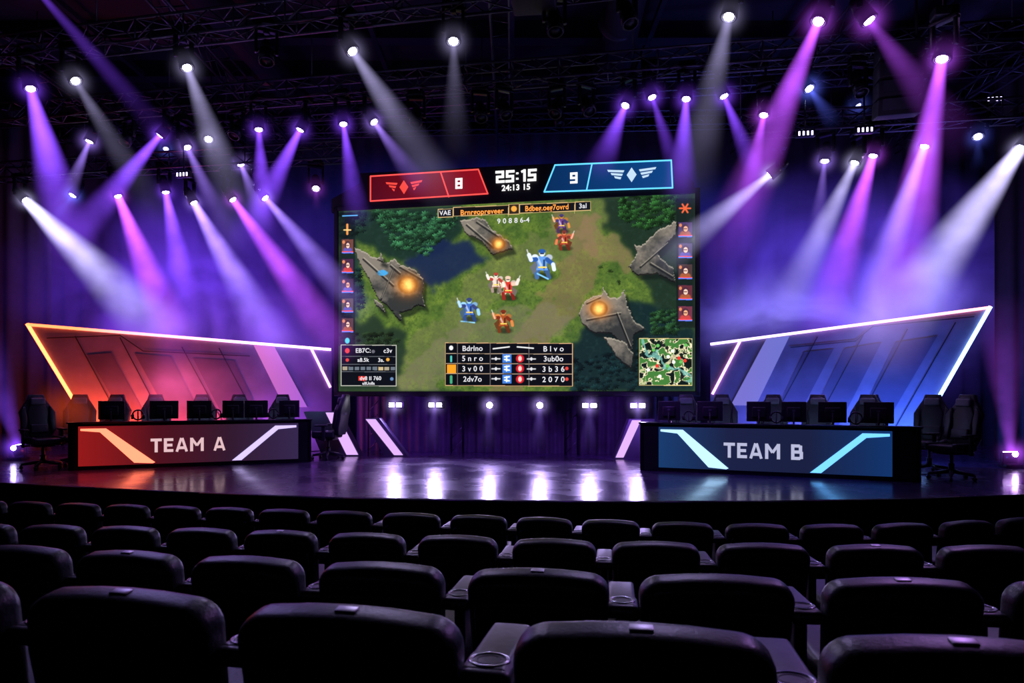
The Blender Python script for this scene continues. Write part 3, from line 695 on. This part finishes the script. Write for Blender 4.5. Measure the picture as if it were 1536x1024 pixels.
# ------------------------------------------------------------------ wing panels
def wing(name,org,dirv,sc,outline_pts,stripes,leds,grooves,insets,ledm,stripem):
    e=empty(name,org,math.atan2(dirv[1],dirv[0])); f=lambda u,z:(u*sc,(z-EYE)*sc+EYE-STG)
    F=lambda l:[f(*p) for p in l]
    b=MB(); b.prism(F(outline_pts),0,.18,0); b.obj('face_panel',[M_panel],e)
    b=MB()
    for q in insets: b.prism(F(q),-.012,.0)
    b.obj('inset_panels',[M_paneld],e)
    b=MB()
    for p,q in grooves: b.bar(f(*p),f(*q),.02,0,-.013,.004)
    b.obj('panel_seams',[M_matte],e)
    b=MB()
    for q in stripes: b.prism(F(q),-.03,-.0)
    b.obj('light_stripes',[stripem],e)
    for i,(p,q,w,mi) in enumerate(leds):
        b=MB(); b.bar(f(*p),f(*q),w,0,-.01,.04); b.obj('led_edge',[ledm[mi]],e)
    # rear frame
    b=MB()
    xs=[f(*p)[0] for p in outline_pts]; x0,x1=min(xs)+1.6,max(xs)-1.6
    for i in range(4):
        x=x0+(x1-x0)*i/3; b.cyl((x,.24,0),(x,.24,2.2),.03,n=8); b.cyl((x,.24,1.8),(x,.9,0),.025,n=8)
    b.obj('rear_frame',[M_truss],e); return e
M_stA=grad_emit('stripe_pink',[(1,.22,.55),(.5,.16,1)],3.9,5.6,.7); M_stB=grad_emit('stripe_blue',[(.36,.28,1),(.25,.28,1)],-.3,1.5,.6)
E_edgeA=grad_emit('led_edge_red_to_violet',[(1,.12,.04),(1,.2,.3),(.8,.4,1)],.8,4.5,5.2); E_edgeB=grad_emit('led_edge_violet_to_red',[(.6,.4,1),(1,.25,.3)],1.0,4.6,4.6)
tzA=lambda u:3.64-.0538*u
wing('led_wing_panel',(-9.53,13.44,STG),(.888,.459),1.05,
 [(0,3.64),(5.64,3.34),(5.64,1.075),(1.32,1.075)],
 [[(3.98,tzA(3.98)-.03),(4.40,tzA(4.4)-.03),(5.10,2.05),(4.62,2.05)]],
 [((0,3.64),(5.60,3.34),.055,0),((0,3.64),(1.30,1.11),.065,1),((5.18,3.36),(5.60,2.5),.05,2)],
 [((.75,3.45),(1.75,1.3)),((1.5,3.45),(2.5,1.3)),((2.6,3.3),(3.5,1.5)),((3.3,3.3),(4.2,1.5)),((.3,3.4),(1.5,3.5)),((1.5,3.5),(1.9,3.2)),((1.9,3.2),(3.9,3.15))],
 [[(.95,3.1),(1.35,3.15),(2.2,1.4),(1.8,1.4)],[(1.75,3.15),(2.4,3.1),(3.2,1.4),(2.6,1.4)],[(2.8,3.08),(3.6,3.05),(4.3,1.5),(3.6,1.4)]],
 [E_edgeA,E_red,E_mag],M_stA)
tzB=lambda u:3.43+.1094*u
wing('led_wing_panel',(4.45,14.6,STG),(.9285,-.3714),1.0,
 [(-.2,3.41),(4.85,3.96),(3.40,1.005),(-.2,1.005)],
 [[(.93,tzB(.93)-.04),(1.38,tzB(1.38)-.04),(.72,2.1),(.22,2.1)]],
 [((-.18,3.41),(4.85,3.96),.05,0),((4.85,3.96),(3.42,1.04),.065,1),((.40,3.44),(-.15,2.35),.05,2)],
 [((1.9,3.5),(.95,1.6)),((2.75,3.55),(1.8,1.6)),((3.5,3.6),(2.5,1.5)),((4.3,3.7),(3.2,1.5)),((1.4,3.3),(2.6,3.4)),((2.6,3.4),(2.9,3.68)),((2.9,3.68),(4.6,3.8))],
 [[(1.65,3.2),(2.2,3.25),(1.35,1.5),(.9,1.5)],[(2.4,3.25),(3.05,3.35),(2.2,1.5),(1.6,1.5)],[(3.3,3.35),(4.0,3.45),(3.0,1.5),(2.5,1.5)]],
 [E_edgeB,E_blue,E_mag],M_stB)
# low slanted stripe panels beside the stage curtain
def fin(org,body,stripe,m):
    e=empty('led_stripe_panel',org); b=MB(); b.prism(body,0,.3,0); b.obj('body',[M_paneld],e); b=MB(); b.prism(stripe,-.02,0); b.obj('light_stripe',[m],e)
E_fin=emat('fin_led',(.72,.42,1),1.15)
fin((0,14.74,STG),[(-4.5,.96),(-3.77,.96),(-3.27,.0),(-4.1,.0)],[(-4.02,.94),(-3.79,.94),(-3.32,.03),(-3.57,.03)],E_fin)
fin((0,14.66,STG),[(-3.17,.82),(-2.85,.82),(-2.24,.0),(-2.75,.0)],[(-3.14,.80),(-2.93,.80),(-2.34,.03),(-2.53,.03)],E_fin)
fin((0,14.1,STG),[(2.42,.82),(2.95,.82),(2.8,.0),(2.1,.0)],[(2.48,.80),(2.66,.80),(2.30,.03),(2.14,.03)],E_fin)
fin((0,14.2,STG),[(3.1,1.05),(3.9,1.05),(3.6,.0),(3.0,.0)],[(3.4,1.0),(3.62,1.0),(3.2,.03),(3.05,.03)],E_fin)

# ------------------------------------------------------------------ team desks
def desk(name,p,q,u0,u1,label,cols,mL,mR,tcol,wash,h=.82):
    p=Vector(p);q=Vector(q);d=q-p;L=d.length; rz=math.atan2(d.y,d.x)
    e=empty(name,(p.x,p.y,STG),rz); b=MB()
    b.box((L/2,.06,h/2),(L,.12,h),0,bev=.01)
    b.box((.04,.45,h/2),(.08,.9,h),0,bev=.01); b.box((L-.04,.45,h/2),(.08,.9,h),0,bev=.01); b.box((L/2,.47,.66),(L-.02,.86,.05),0,bev=.01)
    b.box((L/2,.07,h+.012),(L+.04,.2,.03),0,bev=.008)
    b.box((L/2,.5,.3),(.08,.8,.6),0)
    b.obj('carcass',[M_desk],e)
    b=MB(); b.box(((u0+u1)/2,-.012,.42),(u1-u0,.03,.70),bev=.004); b.obj('front_glow_panel',[grad_emit(label.replace(' ','_').lower()+'_panel',cols,u0,u1,1)],e)  # glow of the accent strips painted into the panel's emission ramp
    W=u1-u0; V_=lambda pts:[(u0+x*W,z) for x,z in pts]
    b=MB(); b.prism(V_([(.01,.73),(.115,.73),(.325,.10),(.315,.085),(.235,.105),(.09,.665),(.01,.695)]),-.045,-.02); b.obj('accent_left',[mL],e)
    b=MB(); b.prism(V_([(.99,.73),(.885,.73),(.675,.085),(.72,.085),(.90,.66),(.99,.69)]),-.045,-.02); b.obj('accent_right',[mR],e)
    block(label,.25,u0+W*.475,.405,-.028,tcol,e,'lettering',.2,.14)
    return e,d.normalized(),rz,L
T_team=emat('desk_letter',(1,.66,.7),.8); T_teamB=emat('desk_letter_b',(.66,.68,.95),.75)
E_acr=emat('accent_red',(1,.17,.09),2.8); E_aci=emat('accent_ice',(.62,.5,1),1.3); E_acb=emat('accent_ice_blue',(.4,.68,1),1.6); E_acb2=emat('accent_blue',(.13,.45,1),1.8)
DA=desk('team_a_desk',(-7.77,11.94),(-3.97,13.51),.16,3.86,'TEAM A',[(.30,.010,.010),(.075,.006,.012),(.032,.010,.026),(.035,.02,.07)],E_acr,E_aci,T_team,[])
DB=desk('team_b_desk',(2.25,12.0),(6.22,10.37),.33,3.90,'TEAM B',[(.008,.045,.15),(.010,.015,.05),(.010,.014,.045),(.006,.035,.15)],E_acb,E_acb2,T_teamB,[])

# monitors
def mon_mesh():
    b=MB(); b.box((0,0,.34),(.54,.03,.32),0,bev=.01); b.box((0,-.03,.33),(.30,.04,.17),0,bev=.018); b.cyl((0,-.04,.02),(0,-.045,.33),.022,n=10)
    b.box((0,-.02,.012),(.24,.18,.02),0,bev=.006); b.box((0,.016,.34),(.51,.004,.29),1); b.box((0,-.052,.36),(.06,.004,.03),2)
    return b.mesh('monitor',[M_plast,M_monled,M_chairg])
MON=mon_mesh()
def kb_mesh():
    b=MB(); b.box((0,0,.012),(.42,.14,.02),0,bev=.005)
    for i in range(12):
        for j in range(4): b.box((-.18+.033*i,-.045+.03*j,.026),(.026,.024,.01),1)
    return b.mesh('keyboard',[M_plast,M_chairg])
KB=kb_mesh()
def hs_mesh():
    b=MB(); M=Matrix.Translation((0,0,.27))@Matrix.Rotation(math.pi/2,4,'X'); b.torus(None,.09,.014,0,n=20,M=M)
    for s in(-1,1): b.cyl((s*.075,0,.24),(s*.11,0,.24),.045,n=14)
    b.cyl((0,0,0),(0,0,.02),.07,n=12); b.cyl((0,0,0),(0,0,.35),.012,n=8); return b.mesh('headset',[M_plast])
HS=hs_mesh()
def on_desk(D,name,data,u,y,z=.685,r=0):
    e,d,rz,L=D; o=e.location; n=Vector((-d.y,d.x,0)); pos=Vector((o.x,o.y,STG))+Vector((d.x,d.y,0))*u+n*y; return place(name,data,None,(pos.x,pos.y,STG+z),rz+r)
for D,us in((DA,(.62,1.48,2.08,2.68,3.1,3.72)),(DB,(.45,1.15,1.95,2.5,3.08,3.75))):
    for i,u in enumerate(us):
        o=on_desk(D,'monitor',MON,u,.34,.685,random.uniform(-.15,.15)); k=random.choice([.72,.9,.8]); o.scale=(k,1,1.06)
    for i in range(5):
        u=D[3]*(.1+.2*i)+.1; on_desk(D,'keyboard',KB,u,.74)
    for i,u in enumerate((1.05,2.38,3.42) if D is DA else (.8,2.23,3.42)): on_desk(D,'headset',HS,u,.3,.685,random.uniform(-.5,.5))

# gaming chairs (model faces local -Y)
def chair_mesh():
    b=MB()
    for i in range(5):
        a=i*2*math.pi/5+.3; x,y=math.cos(a),math.sin(a)
        b.cyl((0,0,.13),(x*.32,y*.32,.085),.034,.022,n=8); b.cyl((x*.32-y*.02,y*.32+x*.02,.032),(x*.32+y*.02,y*.32-x*.02,.032),.032,n=12,mi=0)
        b.cyl((x*.32,y*.32,.04),(x*.32,y*.32,.09),.015,n=6)
    b.cyl((0,0,.1),(0,0,.42),.028,mi=1,n=10); b.cyl((0,0,.1),(0,0,.25),.045,n=10); b.box((0,0,.42),(.3,.3,.05),0,bev=.01)
    b.box((0,-.02,.49),(.44,.5,.12),0,bev=.045,seg=3)
    for s in(-1,1):
        b.box((s*.225,-.02,.515),(.09,.47,.13),0,bev=.04,seg=3)
        b.box((s*.30,.02,.54),(.04,.07,.30),0,bev=.01); b.box((s*.26,.02,.42),(.12,.06,.03),0); b.box((s*.30,-.02,.70),(.09,.27,.035),0,bev=.014)
    tmp=MB()
    out=[(-.20,.0),(-.27,.16),(-.24,.34),(-.275,.52),(-.20,.66),(-.15,.74),(-.12,.84),(.12,.84),(.15,.74),(.20,.66),(.275,.52),(.24,.34),(.27,.16),(.20,.0)]
    tmp.prism(out,-.045,.05,0,bev=.022)
    tmp.prism([(x*.62,z*.9+.04) for x,z in out],-.075,-.03,0,bev=.02)
    for s in(-1,1): tmp.prism([(s*.20,.1),(s*.27,.16),(s*.275,.50),(s*.20,.62),(s*.17,.4)],-.10,-.02,0,bev=.02)
    tmp.box((0,-.085,.70),(.24,.07,.13),1,bev=.03,seg=3); tmp.box((0,-.09,.2),(.28,.06,.16),0,bev=.025,seg=3)
    tmp.box((0,.052,.45),(.14,.008,.05),1)
    M=Matrix.Translation((0,.25,.50))@Matrix.Rotation(-.16,4,'X')
    o=len(b.v)
    b.v+=[tuple(M@Vector(v)) for v in tmp.v]; b.f+=[[o+i for i in f] for f in tmp.f]; b.m+=tmp.m; b.sm+=tmp.sm
    return b.mesh('gaming_chair',[M_chair,M_chairg])
CH=chair_mesh()
for D,us in((DA,(.45,1.28,2.05,2.85,3.6)),(DB,(.6,1.3,2.1,2.9,3.65))):
    for u in us: on_desk(D,'gaming_chair',CH,u,1.35,0,random.uniform(-.25,.25))
for x,y,r in((-8.45,12.3,.9),(-8.25,13.0,.5),(-3.80,14.12,-1.7),(6.92,10.75,-1.2),(7.12,11.65,-.7),(6.5,12.3,-.4)):
    place('gaming_chair',CH,None,(x,y,STG),r)

# ------------------------------------------------------------------ auditorium seats (face local +Y, top of back at .86)
def rrect(w0,w1,z0,z1,r,crown=.012,n=7):
    """rounded outline: bottom width w0, top width w1"""
    pts=[]
    for cx,cz,a0,rr,sw in((w1/2-r,z1-r,0,r,1),(-w1/2+r,z1-r,90,r,1),(-w0/2+r*.5,z0+r*.5,180,r*.5,0),(w0/2-r*.5,z0+r*.5,270,r*.5,0)):
        for i in range(n):
            a=math.radians(a0+90*i/(n-1)); pts.append((cx+rr*math.cos(a),cz+rr*math.sin(a)))
        if a0==0:
            for t in(.25,.5,.75): x=(w1/2-r)*(1-2*t); pts.append((x,z1+crown*(1-(2*t-1)**2)))
    return pts
def seat_mesh(plaque):
    b=MB(); M=Matrix.Rotation(.17,4,'X')
    T=Matrix.Translation((0,.06,0))@M
    b.prism(rrect(.51,.555,.28,.855,.08,.012),-.07,.07,0,bev=.05,seg=6,M=T)
    b.prism(rrect(.46,.49,.33,.765,.05,.005),-.092,-.02,1,bev=.022,seg=4,M=T)
    b.prism(rrect(.38,.42,.33,.80,.06),.03,.1,0,bev=.03,seg=4,M=T)
    b.box((0,.30,.40),(.50,.50,.13),0,bev=.05,seg=4,rot=(.07,0,0)); b.box((0,.28,.32),(.44,.42,.06),1,bev=.02)
    # shared armrest with cup holder
    b.box((.327,.12,.70),(.108,.36,.04),2,bev=.016,seg=3); b.box((.327,-.0,.69),(.125,.16,.055),2,bev=.024,seg=3)
    b.torus((.327,.0,.718),.045,.006,3,n=28); b.cyl((.327,.0,.7175),(.327,.0,.7188),.042,mi=4,n=24); b.torus((.327,.0,.719),.03,.003,1,n=20)
    b.box((.327,.14,.35),(.05,.28,.68),1,bev=.015); b.box((.327,.14,.015),(.09,.40,.03),1,bev=.008)
    b.box((0,.14,.25),(.60,.05,.05),1)
    if plaque:
        p=T@Vector((0,-.0,.868)); b.box(p,(.052,.030,.007),5,bev=.003,rot=(.17,0,0))
    return b.mesh('auditorium_seat',[M_leather,M_shell,M_arm,M_ring,M_matte,M_steel])
S0=seat_mesh(False); S1=seat_mesh(True)
rows=[
 (.93,[(-1.80,2.10),(-1.095,1.94),(-.414,1.78),(.325,1.64),(1.04,1.55),(1.75,1.45),(2.45,1.36),(-2.5,2.24)],(1,2,3,4)),
 (.75,[(-3.6,3.5),(-2.99,3.40),(-2.39,3.31),(-1.79,3.2),(-1.19,3.09),(-.56,2.98),(.12,2.87),(.84,2.78),(1.57,2.73),(2.28,2.7),(3.0,2.7),(3.7,2.72)],(3,6,8)),
 (.54,[(-5.05,5.15),(-4.45,5.07),(-3.88,5.0),(-3.33,4.94),(-2.77,4.89),(-2.19,4.82),(-1.60,4.74),(-.98,4.65),(-.353,4.57),(.287,4.46),(.932,4.38),(1.60,4.33),(2.29,4.29),(2.97,4.27),(3.65,4.29),(4.35,4.33),(5.0,4.4)],(6,12)),
 (.28,[(-6.6,7.9),(-6.0,7.78),(-5.40,7.65),(-4.80,7.55),(-4.20,7.45),(-3.60,7.35),(-3.0,7.26),(-2.38,7.15),(-1.72,7.04),(-1.01,6.92),(-.32,6.80),(.33,6.67),(.96,6.54),(1.62,6.43),(2.29,6.35),(2.97,6.33),(3.65,6.38),(4.33,6.5),(4.95,6.65),(5.55,6.82),(6.15,7.0)],())]
for z,pts,pl in rows:
    raw=pts; order=sorted(raw); n=len(order); plx=[raw[i] for i in pl]
    for i,(x,y) in enumerate(order):
        a_=order[max(0,i-1)];c_=order[min(n-1,i+1)]; L=math.hypot(c_[0]-a_[0],c_[1]-a_[1])/(2 if 0<i<n-1 else 1)
        o=place('auditorium_seat',S1 if (x,y) in plx else S0,None,(x,y+.09,z),math.atan2(c_[1]-a_[1],c_[0]-a_[0])); o.scale=(L/.655,1,1)

# ------------------------------------------------------------------ extra stage lamps, no fixtures modelled
def rig(name,loc,tgt,en,col,spot=60,size=.15): light('SPOT',name,loc,tgt,en,col,None,size,spot,.7)
# area lights added to colour the wing faces
light('AREA','wing_wash_red',(-8.0,13.55,1.3),(-8.1,14.6,2.4),260,(1,.07,.02),None,1.6,sizey=.25)
light('AREA','wing_wash_red',(-6.6,14.1,1.3),(-6.8,15.2,2.5),100,(1,.08,.18),None,1.4,sizey=.25)
light('AREA','wing_wash_violet',(-4.9,14.8,1.3),(-5.1,15.9,2.6),50,(.35,.10,1),None,1.4,sizey=.25)
light('AREA','wing_wash_blue',(5.4,13.3,1.3),(5.7,14.3,2.6),75,(.12,.14,1),None,1.6,sizey=.25)
light('AREA','wing_wash_blue',(7.3,12.5,1.3),(7.7,13.6,2.6),150,(.05,.14,1),None,1.8,sizey=.25)
# spots added to colour the stage floor in front of each desk
rig('added_floor_red',(-7.2,9.3,7.5),(-6.5,11.3,1),900,(1,.03,.02),26,.2)
rig('added_floor_blue',(5.2,8.0,7.0),(4.2,10.3,1),700,(.02,.15,1),28,.2)
# spots added to give the backdrop its purple glow
for x,c,en in((-9.5,(.3,.05,1),200),(-6.5,(.24,.05,1),230),(-3,(.12,.08,1),150),(0,(.07,.08,1),100),(3,(.12,.08,1),150),(6.5,(.18,.07,1),230),(9.5,(.32,.05,1),190)):
    rig('backdrop_wash',(x,15.9,8.3),(x,18,4.0),en,c,80)
for x,en in((-2.4,65),(0,45),(2.4,65)): rig('curtain_wash',(x,14.0-.18*x,2.15),(x,15.3-.18*x,1.3),en,(.3,.07,1),100)
# spots added at the front truss to light the seats
for x,c,en in((-6,(.45,.35,1),220),(-2,(.62,.52,1),270),(2,(.58,.46,1),270),(6,(.6,.3,1),310)):
    rig('added_seat_light',(x,9.6-.2*x,7.2),(x*.4,3.0,1.5),en,c,55,.25)
rig('stage_wash',(0,8.5,7.6),(0,12,1),950,(.3,.10,1),80,.3)
rig('truss_fill',(-5,8,5.5),(-4,11,9),60,(.3,.3,.8),120,.5); rig('truss_fill',(5,8,5.5),(4,11,9),60,(.4,.3,.8),120,.5)  # fill spots added only to make the trusses visible
w=bpy.data.worlds.new('dark_hall'); scene.world=w; w.use_nodes=True
w.node_tree.nodes['Background'].inputs[0].default_value=(.02,.015,.05,1); w.node_tree.nodes['Background'].inputs[1].default_value=.3

# ------------------------------------------------------------------ camera
cam=bpy.data.cameras.new('camera'); co_=bpy.data.objects.new('camera',cam); COL.objects.link(co_)
co_.location=(0,0,EYE); co_.rotation_euler=(math.pi/2,0,0); cam.lens=24; cam.sensor_width=36; cam.shift_y=.0508
cam.dof.use_dof=True; cam.dof.focus_distance=12.5; cam.dof.aperture_fstop=4.5; cam.clip_end=100
scene.camera=co_
